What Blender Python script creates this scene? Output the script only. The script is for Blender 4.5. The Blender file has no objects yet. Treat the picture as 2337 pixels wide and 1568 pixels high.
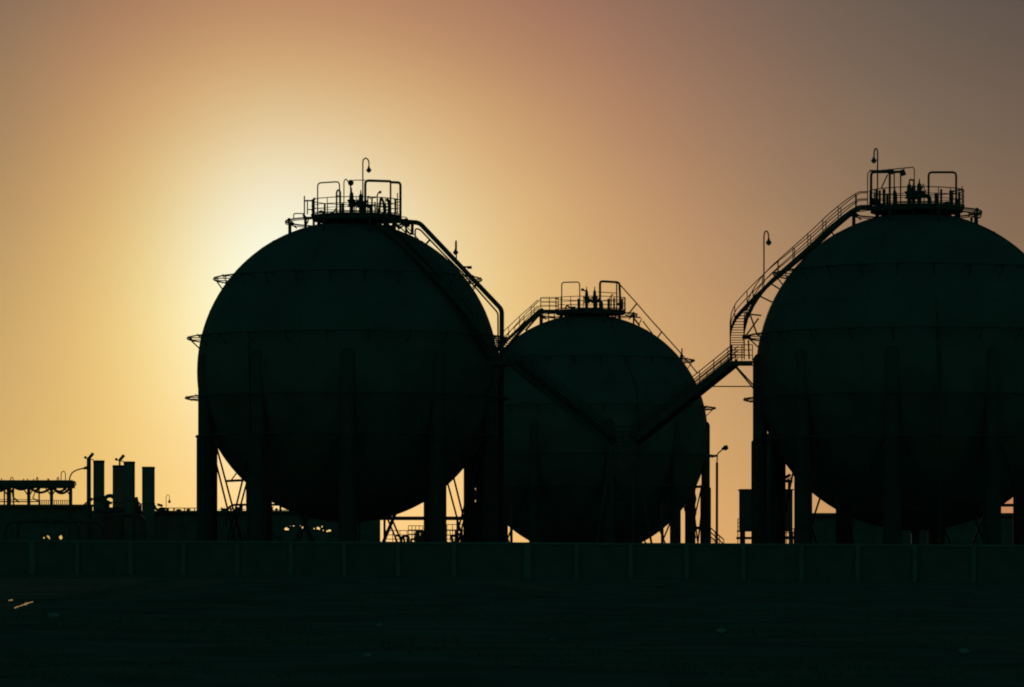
import bpy, math, random
from mathutils import Vector, Matrix
random.seed(7)
PI = math.pi
sc = bpy.context.scene
col = sc.collection

# ------------------------------------------------------------------ camera
FQ = 2337 * 135 / 36          # focal length in units of a 2337-wide frame
CU, V0, ZC = 1168.5, 1255.0, 2.2
cam = bpy.data.cameras.new('camera'); camo = bpy.data.objects.new('camera', cam); col.objects.link(camo)
cam.lens = 135; cam.sensor_width = 36; cam.clip_end = 12000; cam.clip_start = 0.5
camo.location = (0, 0, ZC); camo.rotation_euler = (PI / 2, 0, 0)
cam.shift_y = (V0 - 784) / 2337
sc.camera = camo

# ------------------------------------------------------------------ sky, sun, exposure
SUN_AZ, SUN_EL = -0.050, 0.058     # radians, azimuth east of the +Y axis
world = bpy.data.worlds.new('World'); sc.world = world; world.use_nodes = True
nt = world.node_tree; nt.nodes.clear()
def link(a, b): nt.links.new(a, b)
def mth(op, a, b=None, c=None, clamp=False):
    n = nt.nodes.new('ShaderNodeMath'); n.operation = op; n.use_clamp = clamp
    for i, v in enumerate((a, b, c)):
        if v is None: continue
        if isinstance(v, (int, float)): n.inputs[i].default_value = v
        else: link(v, n.inputs[i])
    return n.outputs[0]
tc = nt.nodes.new('ShaderNodeTexCoord')
sx = nt.nodes.new('ShaderNodeSeparateXYZ'); link(tc.outputs['Generated'], sx.inputs[0])
az = mth('ARCTAN2', sx.outputs[0], sx.outputs[1])
el = mth('ARCSINE', sx.outputs[2]); el = mth('MAXIMUM', el, -0.02)
# dusty dusk glow round the hidden sun, colour falling off with the angle from it
GX, GY, GB, GA = -0.0590, 0.0718, 0.8446, 0.7148
dx = mth('SUBTRACT', az, GX)
dx = mth('MULTIPLY', dx, mth('MULTIPLY_ADD', mth('GREATER_THAN', dx, 0.0), GA - 1.0, 1.0))
dy = mth('MULTIPLY', mth('SUBTRACT', el, GY), GB)
rr = mth('SQRT', mth('ADD', mth('ADD', mth('MULTIPLY', dx, dx), mth('MULTIPLY', dy, dy)), 1e-4))
dyb = mth('MULTIPLY', dy, mth('MULTIPLY_ADD', mth('LESS_THAN', dy, 0.0), -0.30, 1.0))
rblue = mth('SQRT', mth('ADD', mth('ADD', mth('MULTIPLY', dx, dx), mth('MULTIPLY', dyb, dyb)), 1e-4))
chan = []
for (A, k, B, s, e, h) in ((0.735, 13.3, 0.69, 0.7799, 12.5161, 0.15), (0.485, 24.4112, 0.9864, 8.4237, 7.7285, 0.673), (0.60, 34.7762, 0.3115, 7.3008, 3.0543, -0.25)):
    rc_ = rblue if len(chan) == 2 else rr
    q = mth('MULTIPLY', rc_, k)
    core = mth('MULTIPLY', mth('EXPONENT', mth('MULTIPLY', mth('MULTIPLY', q, q), -1.0)), A)
    w = mth('ADD', mth('MULTIPLY', rr, -s), mth('ADD', mth('MULTIPLY', el, -e), mth('MULTIPLY', az, -h)))
    w = mth('SUBTRACT', w, mth('MULTIPLY', mth('POWER', mth('MAXIMUM', mth('SUBTRACT', rr, 0.22), 0.0), 1.2), 9.0))
    chan.append(mth('ADD', core, mth('MULTIPLY', mth('EXPONENT', w), B)))
# faint unevenness of dusty air
nz = nt.nodes.new('ShaderNodeTexNoise'); nz.inputs['Scale'].default_value = 9; nz.inputs['Detail'].default_value = 4
mp = nt.nodes.new('ShaderNodeMapping'); mp.inputs['Scale'].default_value = (1, 1, 3)
link(tc.outputs['Generated'], mp.inputs[0]); link(mp.outputs[0], nz.inputs['Vector'])
vary = mth('MULTIPLY_ADD', nz.outputs[0], 0.10, 0.95)
cmb = nt.nodes.new('ShaderNodeCombineXYZ')
for i in range(3): link(mth('MULTIPLY', chan[i], vary), cmb.inputs[i])
bg1 = nt.nodes.new('ShaderNodeBackground'); link(cmb.outputs[0], bg1.inputs[0]); bg1.inputs[1].default_value = 1.0
sky = nt.nodes.new('ShaderNodeTexSky'); sky.sky_type = 'NISHITA'; sky.sun_disc = False
sky.sun_elevation = SUN_EL; sky.sun_rotation = SUN_AZ
mx = nt.nodes.new('ShaderNodeMix'); mx.data_type = 'RGBA'; mx.blend_type = 'MULTIPLY'; mx.inputs[0].default_value = 1.0
link(sky.outputs[0], mx.inputs[6]); mx.inputs[7].default_value = (0.17, 1.0, 0.79, 1)
back = nt.nodes.new('ShaderNodeMapRange'); back.interpolation_type = 'SMOOTHSTEP'; link(rr, back.inputs[0]); back.inputs[1].default_value = 0.25; back.inputs[2].default_value = 1.3
bg2 = nt.nodes.new('ShaderNodeBackground'); link(mx.outputs[2], bg2.inputs[0]); link(mth('MULTIPLY', back.outputs[0], 0.039), bg2.inputs[1])
ad = nt.nodes.new('ShaderNodeAddShader'); link(bg1.outputs[0], ad.inputs[0]); link(bg2.outputs[0], ad.inputs[1])
wo = nt.nodes.new('ShaderNodeOutputWorld'); link(ad.outputs[0], wo.inputs[0])

sl = bpy.data.lights.new('sun', 'SUN'); sl.energy = 0.5; sl.angle = math.radians(0.6); sl.color = (1.0, 0.72, 0.42)
so = bpy.data.objects.new('sun', sl); col.objects.link(so)
sd = Vector((math.sin(SUN_AZ) * math.cos(SUN_EL), math.cos(SUN_AZ) * math.cos(SUN_EL), math.sin(SUN_EL)))
so.rotation_euler = sd.to_track_quat('Z', 'Y').to_euler(); so.location = (0, 0, 60)

vs = sc.view_settings; vs.view_transform = 'Standard'; vs.look = 'None'; vs.exposure = 0; vs.gamma = 1; vs.use_curve_mapping = False
sc.render.engine = 'CYCLES'; sc.cycles.max_bounces = 4; sc.cycles.filter_width = 1.9

# ------------------------------------------------------------------ materials
def mat(name, c1, c2, scale=2.0, rough=0.7, metal=0.0, spec=0.3, bump=0.0):
    m = bpy.data.materials.new(name); m.use_nodes = True; t = m.node_tree; b = t.nodes['Principled BSDF']
    tcn = t.nodes.new('ShaderNodeTexCoord'); n = t.nodes.new('ShaderNodeTexNoise'); n.inputs['Scale'].default_value = scale
    n.inputs['Detail'].default_value = 6; t.links.new(tcn.outputs['Object'], n.inputs['Vector'])
    r = t.nodes.new('ShaderNodeValToRGB'); r.color_ramp.elements[0].color = (*c1, 1); r.color_ramp.elements[1].color = (*c2, 1)
    r.color_ramp.elements[0].position = 0.35; r.color_ramp.elements[1].position = 0.68
    t.links.new(n.outputs[0], r.inputs[0]); t.links.new(r.outputs[0], b.inputs['Base Color'])
    b.inputs['Roughness'].default_value = rough; b.inputs['Metallic'].default_value = metal
    b.inputs['Specular IOR Level'].default_value = spec
    if bump:
        bp = t.nodes.new('ShaderNodeBump'); bp.inputs['Strength'].default_value = bump; bp.inputs['Distance'].default_value = 0.05
        t.links.new(n.outputs[0], bp.inputs['Height']); t.links.new(bp.outputs[0], b.inputs['Normal'])
    return m
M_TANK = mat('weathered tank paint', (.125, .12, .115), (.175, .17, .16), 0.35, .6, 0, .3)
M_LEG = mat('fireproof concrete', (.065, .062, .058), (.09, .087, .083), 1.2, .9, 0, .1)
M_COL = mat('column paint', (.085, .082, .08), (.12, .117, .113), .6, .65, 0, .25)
M_STEEL = mat('galvanised steel', (.085, .085, .085), (.13, .13, .125), 3, .7, 0, .3)
M_PIPE = mat('painted pipe', (.08, .078, .075), (.12, .118, .11), 1.5, .65, 0, .35)
M_BRACE = mat('dull painted rod', (.045, .044, .042), (.065, .063, .06), 3, .8, 0, .1)
M_RUST = mat('rusted steel', (.13, .07, .04), (.20, .12, .07), 4, .85, 0, .1)
M_WALL = mat('rendered wall panels', (.15, .145, .13), (.18, .175, .155), 0.9, .95, 0, .05, .3)
M_COPE = mat('pale concrete posts', (.21, .20, .185), (.27, .26, .24), 2.0, .9, 0, .05)
M_SOIL = mat('dry soil', (.15, .135, .11), (.24, .215, .175), 0.35, 1, 0, 0, .5)
M_GRASS = mat('dry grass', (.15, .145, .105), (.22, .21, .16), 2, 1, 0, 0)
M_STONE = mat('pale stone', (.30, .28, .26), (.40, .38, .35), 6, .95, 0, .05, .5)
M_CLAD = mat('corrugated cladding', (.14, .14, .14), (.20, .20, .19), 0.8, .8, 0, .15)
M_STACK = mat('haze-lifted stack casing', (.21, .185, .165), (.26, .23, .21), 0.9, .8, 0, .15)  # base colour raised to put the far haze into the stacks
M_GLASS = mat('lamp glass', (.25, .25, .24), (.3, .3, .29), 8, .35, 0, .4)
M_WATER = mat('puddle water', (.01, .012, .01), (.014, .015, .012), 1, .17, 0, .5)

# ------------------------------------------------------------------ mesh helpers
class MB:
    def __init__(s): s.v = []; s.f = []; s.sm = []
    def add(s, vs_, fs_, smooth=False):
        o = len(s.v); s.v += [Vector(p) for p in vs_]
        for f in fs_: s.f.append([o + i for i in f]); s.sm.append(smooth)
        return s
    def tube(s, pts, r, n=8, cap=True, closed=False):
        pts = [Vector(p) for p in pts]; m = len(pts); rs = r if isinstance(r, (list, tuple)) else [r] * m
        tang = []
        for i in range(m):
            if closed: t = (pts[(i + 1) % m] - pts[i]).normalized() + (pts[i] - pts[i - 1]).normalized()
            elif i == 0: t = pts[1] - pts[0]
            elif i == m - 1: t = pts[-1] - pts[-2]
            else: t = (pts[i + 1] - pts[i]).normalized() + (pts[i] - pts[i - 1]).normalized()
            if t.length < 1e-9: t = Vector((0, 0, 1))
            tang.append(t.normalized())
        a = Vector((0, 0, 1)) if abs(tang[0].z) < .9 else Vector((1, 0, 0))
        u = (a - tang[0] * a.dot(tang[0])).normalized(); vs_ = []
        for i in range(m):
            u = u - tang[i] * u.dot(tang[i])
            if u.length < 1e-6: u = tang[i].orthogonal()
            u.normalize(); w = tang[i].cross(u)
            k = 1.0
            if 0 < i < m - 1 and not closed:
                c = (pts[i + 1] - pts[i]).normalized().dot((pts[i] - pts[i - 1]).normalized()); k = 1
            for j in range(n):
                th = 2 * PI * (j + .5) / n
                vs_.append(pts[i] + (u * math.cos(th) + w * math.sin(th)) * rs[i] * k)
        fs_ = []
        rng = m if closed else m - 1
        for i in range(rng):
            i2 = (i + 1) % m
            for j in range(n):
                j2 = (j + 1) % n
                fs_.append((i * n + j, i * n + j2, i2 * n + j2, i2 * n + j))
        s.add(vs_, fs_, n > 5)
        if cap and not closed:
            o = len(s.v) - m * n
            s.f.append([o + j for j in range(n)][::-1]); s.sm.append(False)
            s.f.append([o + (m - 1) * n + j for j in range(n)]); s.sm.append(False)
        return s
    def box(s, c, d, rz=0.0, xf=None):
        c = Vector(c); R = Matrix.Rotation(rz, 3, 'Z'); vs_ = []
        for a in (-.5, .5):
            for b in (-.5, .5):
                for e in (-.5, .5): vs_.append(c + R @ Vector((a * d[0], b * d[1], e * d[2])))
        return s.add(vs_, [(0, 1, 3, 2), (4, 6, 7, 5), (0, 4, 5, 1), (2, 3, 7, 6), (0, 2, 6, 4), (1, 5, 7, 3)])
    def bar(s, p, q, w, h, side=None):      # rectangular bar from p to q, width w across, height h
        p, q = Vector(p), Vector(q); t = (q - p).normalized()
        sd_ = side or Vector((-t.y, t.x, 0))
        if sd_.length < 1e-6: sd_ = Vector((1, 0, 0))
        sd_ = sd_.normalized(); up = t.cross(sd_).normalized(); vs_ = []
        for e in (p, q):
            for a, b in ((-1, -1), (1, -1), (1, 1), (-1, 1)): vs_.append(e + sd_ * a * w / 2 + up * b * h / 2)
        return s.add(vs_, [(0, 3, 2, 1), (4, 5, 6, 7), (0, 1, 5, 4), (1, 2, 6, 5), (2, 3, 7, 6), (3, 0, 4, 7)])
    def lathe(s, c, prof, n=16, axis=None):  # prof (r, z)
        c = Vector(c); vs_ = []; fs_ = []; Rm = Matrix.Identity(3)
        if axis is not None: Rm = Vector(axis).normalized().to_track_quat('Z', 'Y').to_matrix()
        for r, z in prof:
            for j in range(n):
                th = 2 * PI * j / n; vs_.append(c + Rm @ Vector((r * math.cos(th), r * math.sin(th), z)))
        for i in range(len(prof) - 1):
            for j in range(n):
                j2 = (j + 1) % n; fs_.append((i * n + j, i * n + j2, (i + 1) * n + j2, (i + 1) * n + j))
        fs_.append(tuple(range(n))[::-1]); fs_.append(tuple((len(prof) - 1) * n + j for j in range(n)))
        return s.add(vs_, fs_, True)
    def sphere(s, c, r, nu=24, nv=12):
        return s.lathe(c, [(max(r * math.sin(PI * i / nv), r * .0008), -r * math.cos(PI * i / nv)) for i in range(nv + 1)], nu)
    def ring(s, c, R, r, n=64, m=6):
        c = Vector(c); return s.tube([c + Vector((R * math.cos(2 * PI * i / n), R * math.sin(2 * PI * i / n), 0)) for i in range(n)], r, m, closed=True)
    def build(s, name, material, parent=None, world=False):
        me = bpy.data.meshes.new(name)
        vv = s.v
        if world and parent is not None:
            inv = parent.matrix_basis.inverted(); vv = [inv @ p for p in vv]
        me.from_pydata([tuple(p) for p in vv], [], s.f); me.update()
        me.polygons.foreach_set('use_smooth', s.sm)
        me.materials.append(material)
        o = bpy.data.objects.new(name, me); col.objects.link(o)
        if parent is not None: o.parent = parent
        return o

class Each:
    def __init__(s, name, mt, e): s.a = (name, mt, e)
    def tube(s, *a, **k): MB().tube(*a, **k).build(*s.a, True)
    def build(s, *a): pass
def tag(o, label=None, cat=None, group=None, kind=None):
    if label: o['label'] = label
    if cat: o['category'] = cat
    if group: o['group'] = group
    if kind: o['kind'] = kind
    return o
def thing(name, loc, label, cat, group=None, rz=0.0):
    o = bpy.data.objects.new(name, None); col.objects.link(o); o.empty_display_size = .3
    o.location = loc; o.rotation_euler = (0, 0, rz)
    o.matrix_basis = Matrix.Translation(Vector(loc)) @ Matrix.Rotation(rz, 4, 'Z')
    return tag(o, label, cat, group)
def W(u, v, y):
    return Vector(((u - CU) / FQ * y, y, ZC + (V0 - v) / FQ * y))
def ground(x, y=240.0):
    return 0.44 - 0.0073 * max(-60, min(60, x))
def rnd(pts, r=.3, k=4):        # round the corners of a polyline
    pts = [Vector(p) for p in pts]; out = [pts[0]]
    for i in range(1, len(pts) - 1):
        a, b, c = pts[i - 1], pts[i], pts[i + 1]; ra = min(r, (a - b).length * .45, (c - b).length * .45)
        p = b + (a - b).normalized() * ra; q = b + (c - b).normalized() * ra
        for j in range(k + 1):
            t = j / k; out.append(p * (1 - t) ** 2 + b * 2 * t * (1 - t) + q * t * t)
    out.append(pts[-1]); return out
# enlarged crops of the survey picture -> frame units
def zf(ox, oy, s): return lambda x, y: ((ox + x / s) / 1.3145, (oy + y / s) / 1.3145)
zA, zB, zC_, zE, zG = zf(780, 420, 4.481), zf(1150, 620, 3.1356), zf(1480, 800, 3.437), zf(2080, 620, 2.45), zf(2520, 420, 4.234)
zH, zI, zJ, zK, zL, zM = zf(0, 1300, 4.173), zf(500, 1260, 3.92), zf(1000, 1340, 4.173), zf(1480, 1300, 3.409), zf(2100, 1260, 3.136), zf(2500, 1260, 3.136)

# ------------------------------------------------------------------ ground
def nse(x, y):
    return .5 * math.sin(x * .31 + 1.3 * math.sin(y * .13)) + .3 * math.sin(y * .47 + x * .11) + .2 * math.sin(x * .9 + y * .7)
xs = [-4000, -1500, -600, -250, -120] + [-80 + i * 2 for i in range(81)] + [120, 250, 600, 1500, 4000]
ys = [-600, -200, -60, 0, 20, 40] + [50 + i * 1.5 for i in range(130)] + [255, 280, 320, 400, 600, 1000, 2000, 5000]
g = MB(); vv = []
for y in ys:
    for x in xs:
        near = 1.0 if (45 < y < 228 and abs(x) < 90) else 0.0
        if (x + 14.3) ** 2 + (y - 110) ** 2 < 100: near *= .1
        z = ground(x) + near * (.07 * nse(x, y) + .035 * (random.random() - .5))
        # shallow track running across the field
        if near and 118 < y < 128: z -= .12
        vv.append((x, y, z))
nx = len(xs); fs = [(j * nx + i, j * nx + i + 1, (j + 1) * nx + i + 1, (j + 1) * nx + i) for j in range(len(ys) - 1) for i in range(nx - 1)]
g.add(vv, fs, False)
tag(g.build('ground', M_SOIL), kind='structure')

# ------------------------------------------------------------------ spherical tanks
TR = 11.0
class Tank:
    def __init__(s, cx, cy, Rq, delta, label, legr=.56, sleeve=.06):
        s.D = FQ * TR / Rq; s.al = math.atan2((cx - CU) / FQ, 1.0)
        s.f = Vector((math.sin(s.al), math.cos(s.al), 0)); s.r = Vector((math.cos(s.al), -math.sin(s.al), 0))
        s.C = s.f * s.D; s.g = ground(s.C.x); s.C.z = s.g
        s.zc = ZC + (V0 - cy) / FQ * s.D - s.g
        s.e = thing('spherical_tank', s.C, label, 'storage tank', 'spherical gas storage tanks', -s.al)
        s.cx, s.cy, s.Rq, s.delta, s.legr = cx, cy, Rq, delta, legr
        s.body()
    def T(s, u, v, ly=0.0):
        d = Vector(((u - CU) / FQ, 1.0, (V0 - v) / FQ)); t = (s.D + ly) / d.dot(s.f)
        return Vector((t * d.dot(s.r), ly, ZC + t * d.z - s.g))
    def w(s, p): return s.e.matrix_basis @ Vector(p)
    def limb(s, u, v, r0):   # depth (towards the camera) at which (u, v) meets a sphere of radius r0
        p = s.T(u, v, 0); q = r0 * r0 - p.x ** 2 - (p.z - s.zc) ** 2
        ly = -math.sqrt(max(q, 0)); p = s.T(u, v, ly); return p
    def tubes(s, name, lst, material, ly=0.0, n=6):
        for pts, r in lst:
            MB().tube(rnd([s.T(u, v, ly) for u, v in pts], .25, 3) if len(pts) > 2 else [s.T(u, v, ly) for u, v in pts], r, n).build(name, material, s.e)
    def body(s):
        R, zc, e = TR, s.zc, s.e
        m = MB(); m.sphere((0, 0, zc), R, 128, 64)
        sh = m.build('shell', M_TANK, e)
        # weld seams of the shell plates
        w_ = MB()
        for k in range(12):
            a = 2 * PI * k / 12 + .2
            w_.tube([(0 + (R + .004) * math.cos(t) * math.cos(a), (R + .004) * math.cos(t) * math.sin(a), zc + (R + .004) * math.sin(t)) for t in [math.radians(d) for d in range(-60, 61, 5)]], .02, 4)
        for z in (-.866, -.4, .4, .866): w_.ring((0, 0, zc + z * R), R * math.sqrt(1 - z * z) + .004, .02, 96, 4)
        w_.build('weld_seam', M_TANK, sh)
        # ten tangential columns
        rc = R * 1.0 - s.legr * .35
        top = zc + 1.2; n = 10
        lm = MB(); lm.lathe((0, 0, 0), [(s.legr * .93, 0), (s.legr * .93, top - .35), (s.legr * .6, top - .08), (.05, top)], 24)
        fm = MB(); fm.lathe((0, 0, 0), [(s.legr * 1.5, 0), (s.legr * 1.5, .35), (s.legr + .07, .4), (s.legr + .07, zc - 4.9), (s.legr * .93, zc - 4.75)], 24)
        first = None
        pos = []
        for k in range(n):
            a = math.radians(36 * k + 18 + s.delta); px, py = rc * math.cos(a), rc * math.sin(a); pos.append((px, py))
            if first is None:
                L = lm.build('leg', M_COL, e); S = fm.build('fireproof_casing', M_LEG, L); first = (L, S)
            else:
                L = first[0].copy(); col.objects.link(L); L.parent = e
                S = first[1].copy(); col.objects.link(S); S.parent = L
            L.location = (px, py, 0)
        # crossed rods running from high on each column to a footing well along the bay
        for k in range(n):
            a, b = Vector((*pos[k], 0)), Vector((*pos[(k + 1) % n], 0))
            for p, q in ((a, b), (b, a)):
                off = (a + b).normalized() * (.06 if p is a else -.06); ft = p.lerp(q, .72)
                MB().tube([p + off + Vector((0, 0, zc - 3.4)), ft + off + Vector((0, 0, .3))], .075, 6).box(ft + off + Vector((0, 0, .15)), (.5, .5, .3)).build('brace_rod', M_BRACE, e)
        # water spray rings standing off the shell on brackets
        for zr, st in ((.615, 1.12), (.22, .98), (-.175, 1.02), (-.43, 1.15)):
            z = zc + zr * R; rs = R * math.sqrt(1 - zr * zr); Rr = rs + st
            m = MB(); m.ring((0, 0, z), Rr, .055, 96, 6)
            for k in range(24):
                a = 2 * PI * (k + .5) / 24; c, s_ = math.cos(a), math.sin(a)
                zl = z - .75; rl = math.sqrt(R * R - (zl - zc) ** 2)
                m.tube([(rs * c, rs * s_, z), (Rr * c, Rr * s_, z)], .04, 5)
                if zr > 0: m.tube([(rl * c, rl * s_, zl), ((Rr - .05) * c, (Rr - .05) * s_, z)], .035, 5)
                m.tube([(Rr * c, Rr * s_, z + .1), ((Rr - .32) * c, (Rr - .32) * s_, z - .12)], .04, 5)
            m.build('spray_ring', M_PIPE, e)
        # crown spray ring on short stanchions
        m = MB(); Rr = R * .414; z = zc + R * 1.0
        m.ring((0, 0, z), Rr, .06, 64, 6); m.ring((0, 0, z - .12), Rr + .02, .035, 64, 5)
        for k in range(8):
            a = 2 * PI * (k + .5 if k % 2 else k + .45) / 8; c, s_ = math.cos(a), math.sin(a)
            zl = zc + math.sqrt(R * R - Rr * Rr)
            m.tube([(Rr * c, Rr * s_, zl - .1), (Rr * c, Rr * s_, z)], .075, 6)
            m.tube([(Rr * c, Rr * s_, z), ((Rr - .5) * c, (Rr - .5) * s_, z - .35)], .05, 5)
            m.sphere((Rr * c, Rr * s_, z), .14, 8, 6)
        m.build('crown_ring', M_PIPE, e)
    def platform(s, cu, vtop, rq, nrail=18, gap=None, skirt=1.0):
        k = TR / s.Rq; p = s.T(cu, vtop, 0); r = rq * k; z = p.z; e = s.e; x0 = p.x
        s.px, s.pz, s.pr = x0, z, r
        m = MB(); m.lathe((x0, 0, z - .14), [(r, 0), (r + .02, .02), (r + .02, .14)], 48)
        # framing under the deck
        m.ring((x0, 0, z - .28), r - .15, .12, 48, 4)
        for j in range(-3, 4):
            yy = j * r / 3.6; hh = math.sqrt(max(r * r - yy * yy, 0)) - .1
            m.bar((x0 - hh, yy, z - .27), (x0 + hh, yy, z - .27), .08, .24)
        m.build('platform_deck', M_STEEL, e)
        for j in range(14):
            a = 2 * PI * (j + .3) / 14; xx = x0 + .86 * r * math.cos(a); yy = .86 * r * math.sin(a)
            q = TR * TR - xx * xx - yy * yy; zl = s.zc + math.sqrt(q) - .05
            if zl < z - .4: MB().tube([(xx, yy, zl), (xx, yy, z - .3)], .09, 6).build('support_strut', M_STEEL, e)
        m = MB(); m.lathe((x0 * .3, 0, s.zc + TR - .5), [(.75, 0), (.75, z - s.zc - TR + .3)], 24)
        m.build('crown_neck', M_TANK, e)
        m = MB(); H = 1.12
        for hz, rr_ in ((H, .035), (H * .62, .025), (H * .36, .022)): 
            nn = 48; pts = []
            for j in range(nn + 1):
                a = 2 * PI * j / nn; pts.append((x0 + r * math.cos(a), r * math.sin(a), z + hz))
            m.tube(pts, rr_, 6)
        for j in range(nrail):
            a = 2 * PI * (j + .5) / nrail
            m.tube([(x0 + r * math.cos(a), r * math.sin(a), z), (x0 + r * math.cos(a), r * math.sin(a), z + H)], .035, 6)
        m.ring((x0, 0, z + .06), r + .012, .05, 48, 4)
        m.build('railing', M_STEEL, e)
    def valve(s, u, vtop, ly, arm=1, big=1.0, L=.9):
        p = s.T(u, vtop, ly); z0 = s.pz; h = p.z - z0; x, y = p.x, ly
        m = MB()
        m.lathe((x, y, z0), [(.24 * big, 0), (.24 * big, .08), (.12 * big, .1), (.12 * big, h * .30), (.25 * big, h * .31), (.25 * big, h * .35), (.17 * big, h * .37), (.2 * big, h * .5),
                             (.26 * big, h * .52), (.26 * big, h * .56), (.14 * big, h * .58), (.11 * big, h * .8), (.05 * big, h * .84), (.03, h)], 14)
        if arm:
            m.tube(rnd([(x, y, z0 + h * .48), (x + arm * L * .5, y, z0 + h * .40), (x + arm * L, y, z0 + h * .34), (x + arm * L, y, z0)], .3, 4), .12 * big, 8)
            m.tube([(x + arm * .3, y, z0 + h * .46), (x + arm * .38, y, z0 + h * .44)], .24 * big, 10)
        return m.build('relief_valve', M_PIPE, s.e)

def q(z, *pts): return [z(*p) for p in pts]

# ---- left tank
t1 = Tank(794, 850, 343, 0, 'spherical tank on the left with a thick pipe bending down its right side', .57)
t1.platform(813, 493, 102, 18)
e1 = t1.e
t1.tubes('pipe_frame', [(q(zA, (775, 985), (775, 578), (1068, 560), (1072, 985)), .055)], M_PIPE, -.8)
t1.tubes('pipe_frame', [(q(zA, (1415, 985), (1415, 545), (1745, 555), (1762, 568), (1870, 572), (1888, 600), (1888, 1065)), .105)], M_PIPE, -.5)
t1.tubes('pipe_frame', [(q(zA, (1755, 560), (1755, 990)), .075), (q(zA, (1250, 540), (1415, 540)), .035)], M_PIPE, .4)
t1.tubes('vent_pipe', [(q(zA, (1030, 975), (1030, 700), (1045, 675), (1065, 675), (1080, 700), (1080, 985)), .075), (q(zA, (1015, 750), (1085, 750)), .04)], M_PIPE, .9)
t1.tubes('vent_pipe', [(q(zA, (1128, 985), (1128, 560), (1150, 522), (1172, 540), (1178, 560)), .045)], M_PIPE, 1.2)
t1.tubes('instrument_stand', [(q(zA, (1580, 985), (1575, 740), (1595, 705), (1630, 692)), .055), (q(zA, (1600, 702), (1632, 700)), .11)], M_PIPE, -1.2)
t1.tubes('instrument_stand', [(q(zA, (1820, 990), (1820, 800)), .09), (q(zA, (1848, 990), (1848, 712)), .045), (q(zA, (1800, 800), (1850, 800)), .06)], M_PIPE, .6)
t1.tubes('deck_piping', [(q(zA, (870, 985), (870, 850)), .085), (q(zA, (1108, 985), (1108, 850)), .08), (q(zA, (790, 970), (830, 955), (860, 985)), .1), (q(zA, (950, 985), (1000, 960), (1020, 920)), .06),
    (q(zA, (1505, 990), (1505, 770), (1560, 770)), .07), (q(zA, (1545, 990), (1545, 830)), .05), (q(zA, (1600, 985), (1625, 760), (1660, 830), (1672, 985)), .1), (q(zA, (1700, 790), (1735, 830), (1740, 1020)), .14),
    (q(zA, (1450, 990), (1450, 745), (1490, 790)), .06), (q(zA, (1500, 880), (1760, 900)), .05), (q(zA, (1690, 985), (1690, 860)), .06), (q(zA, (1270, 985), (1270, 870)), .05)], M_PIPE, -.3)
t1.tubes('outrigger', [(q(zA, (722, 1150), (722, 800), (740, 780)), .1), (q(zA, (597, 752), (597, 1010)), .055), (q(zA, (600, 822), (640, 812), (720, 822)), .06), (q(zA, (638, 815), (638, 1000)), .05), (q(zA, (640, 935), (720, 935)), .045),
    (q(zA, (455, 1065), (452, 1000), (470, 988), (600, 990)), .045), (q(zA, (575, 1045), (730, 1045)), .09), (q(zA, (610, 1050), (612, 1180)), .12), (q(zA, (655, 1050), (640, 1110), (615, 1140)), .06), (q(zA, (580, 1000), (610, 1040)), .1)], M_STEEL, -.6)
t1.tubes('outrigger', [(q(zA, (1900, 1035), (1968, 1035), (1992, 1075)), .035)], M_STEEL, .5)
t1.valve(zA(1230, 0)[0], zA(0, 640)[1], -.4, 1, 1.25, .95); t1.valve(zA(1355, 0)[0], zA(0, 670)[1], -.4, 1, 1.25, .75)
m = MB(); a = t1.T(*zA(1222, 985), .4); b = t1.T(*zA(1218, 600), .4); m.tube([a, b], .06, 6); m.lathe(t1.T(*zA(1220, 615), .4), [(.08, 0), (.2, .1), (.22, .3), (.12, .42)], 12); m.build('signal_horn', M_PIPE, e1)
# thick downpipe on the right flank
dp = [zA(1860, 1085), zB(340, 150), zB(1112, 968), zB(1112, 1290)]
pts = [t1.T(*zA(1800, 1085), -.6), t1.T(*zB(340, 152), -.9), t1.T(*zB(1114, 968), -1.6), t1.T(1145.0, 1228, -1.6)]
pts[-1].z = .1; pts[-1].x = pts[-2].x
MB().tube(rnd(pts, .28, 5), .175, 12).build('downpipe', M_PIPE, e1)
low = [t1.T(*zB(300, 300), -.3), t1.T(*zB(300, 205), -.3), t1.T(*zB(345, 215), -.4), t1.T(*zB(560, 440), -.6), t1.T(*zB(760, 640), -.9), t1.T(*zB(1078, 1000), -1.2), t1.T(*zB(1092, 1290), -1.2)]
low[-1].z = .1
MB().tube(rnd(low, .2, 3), .06, 8).build('conduit', M_PIPE, e1)
t1.tubes('pipe_bracket', [(q(zB, (272, 165), (272, 265)), .13), (q(zB, (200, 165), (225, 235), (260, 260)), .08), (q(zB, (395, 360), (440, 310)), .08), (q(zB, (120, 165), (150, 215)), .08), (q(zB, (180, 160), (250, 175)), .16)], M_STEEL, -.6)
t1.tubes('pipe_bracket', [(q(zB, (740, 565), (832, 572)), .07), (q(zB, (790, 572), (832, 572)), .12)], M_STEEL, -.9)
t1.tubes('pipe_bracket', [(q(zB, (780, 640), (870, 720)), .06), (q(zB, (840, 760), (900, 700)), .06)], M_STEEL, -.9)

def riser(t, uvs):       # supply pipe hugging the near side of the shell, then dropping plumb to the ground
    pts = [t.limb(u, v, TR + .22) for u, v in uvs]; base = pts[-1].copy(); base.z = 0.1; pts.append(base)
    MB().tube(rnd(pts, .3, 3), .09, 8).build('riser_pipe', M_PIPE, t.e)
def arc(a, b, n=6): return [(a[0] + (b[0] - a[0]) * i / n, a[1] + (b[1] - a[1]) * i / n) for i in range(n + 1)]
riser(t1, arc((693, 540), (570, 715), 8) + [(569, 790), (569, 850)])
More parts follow.
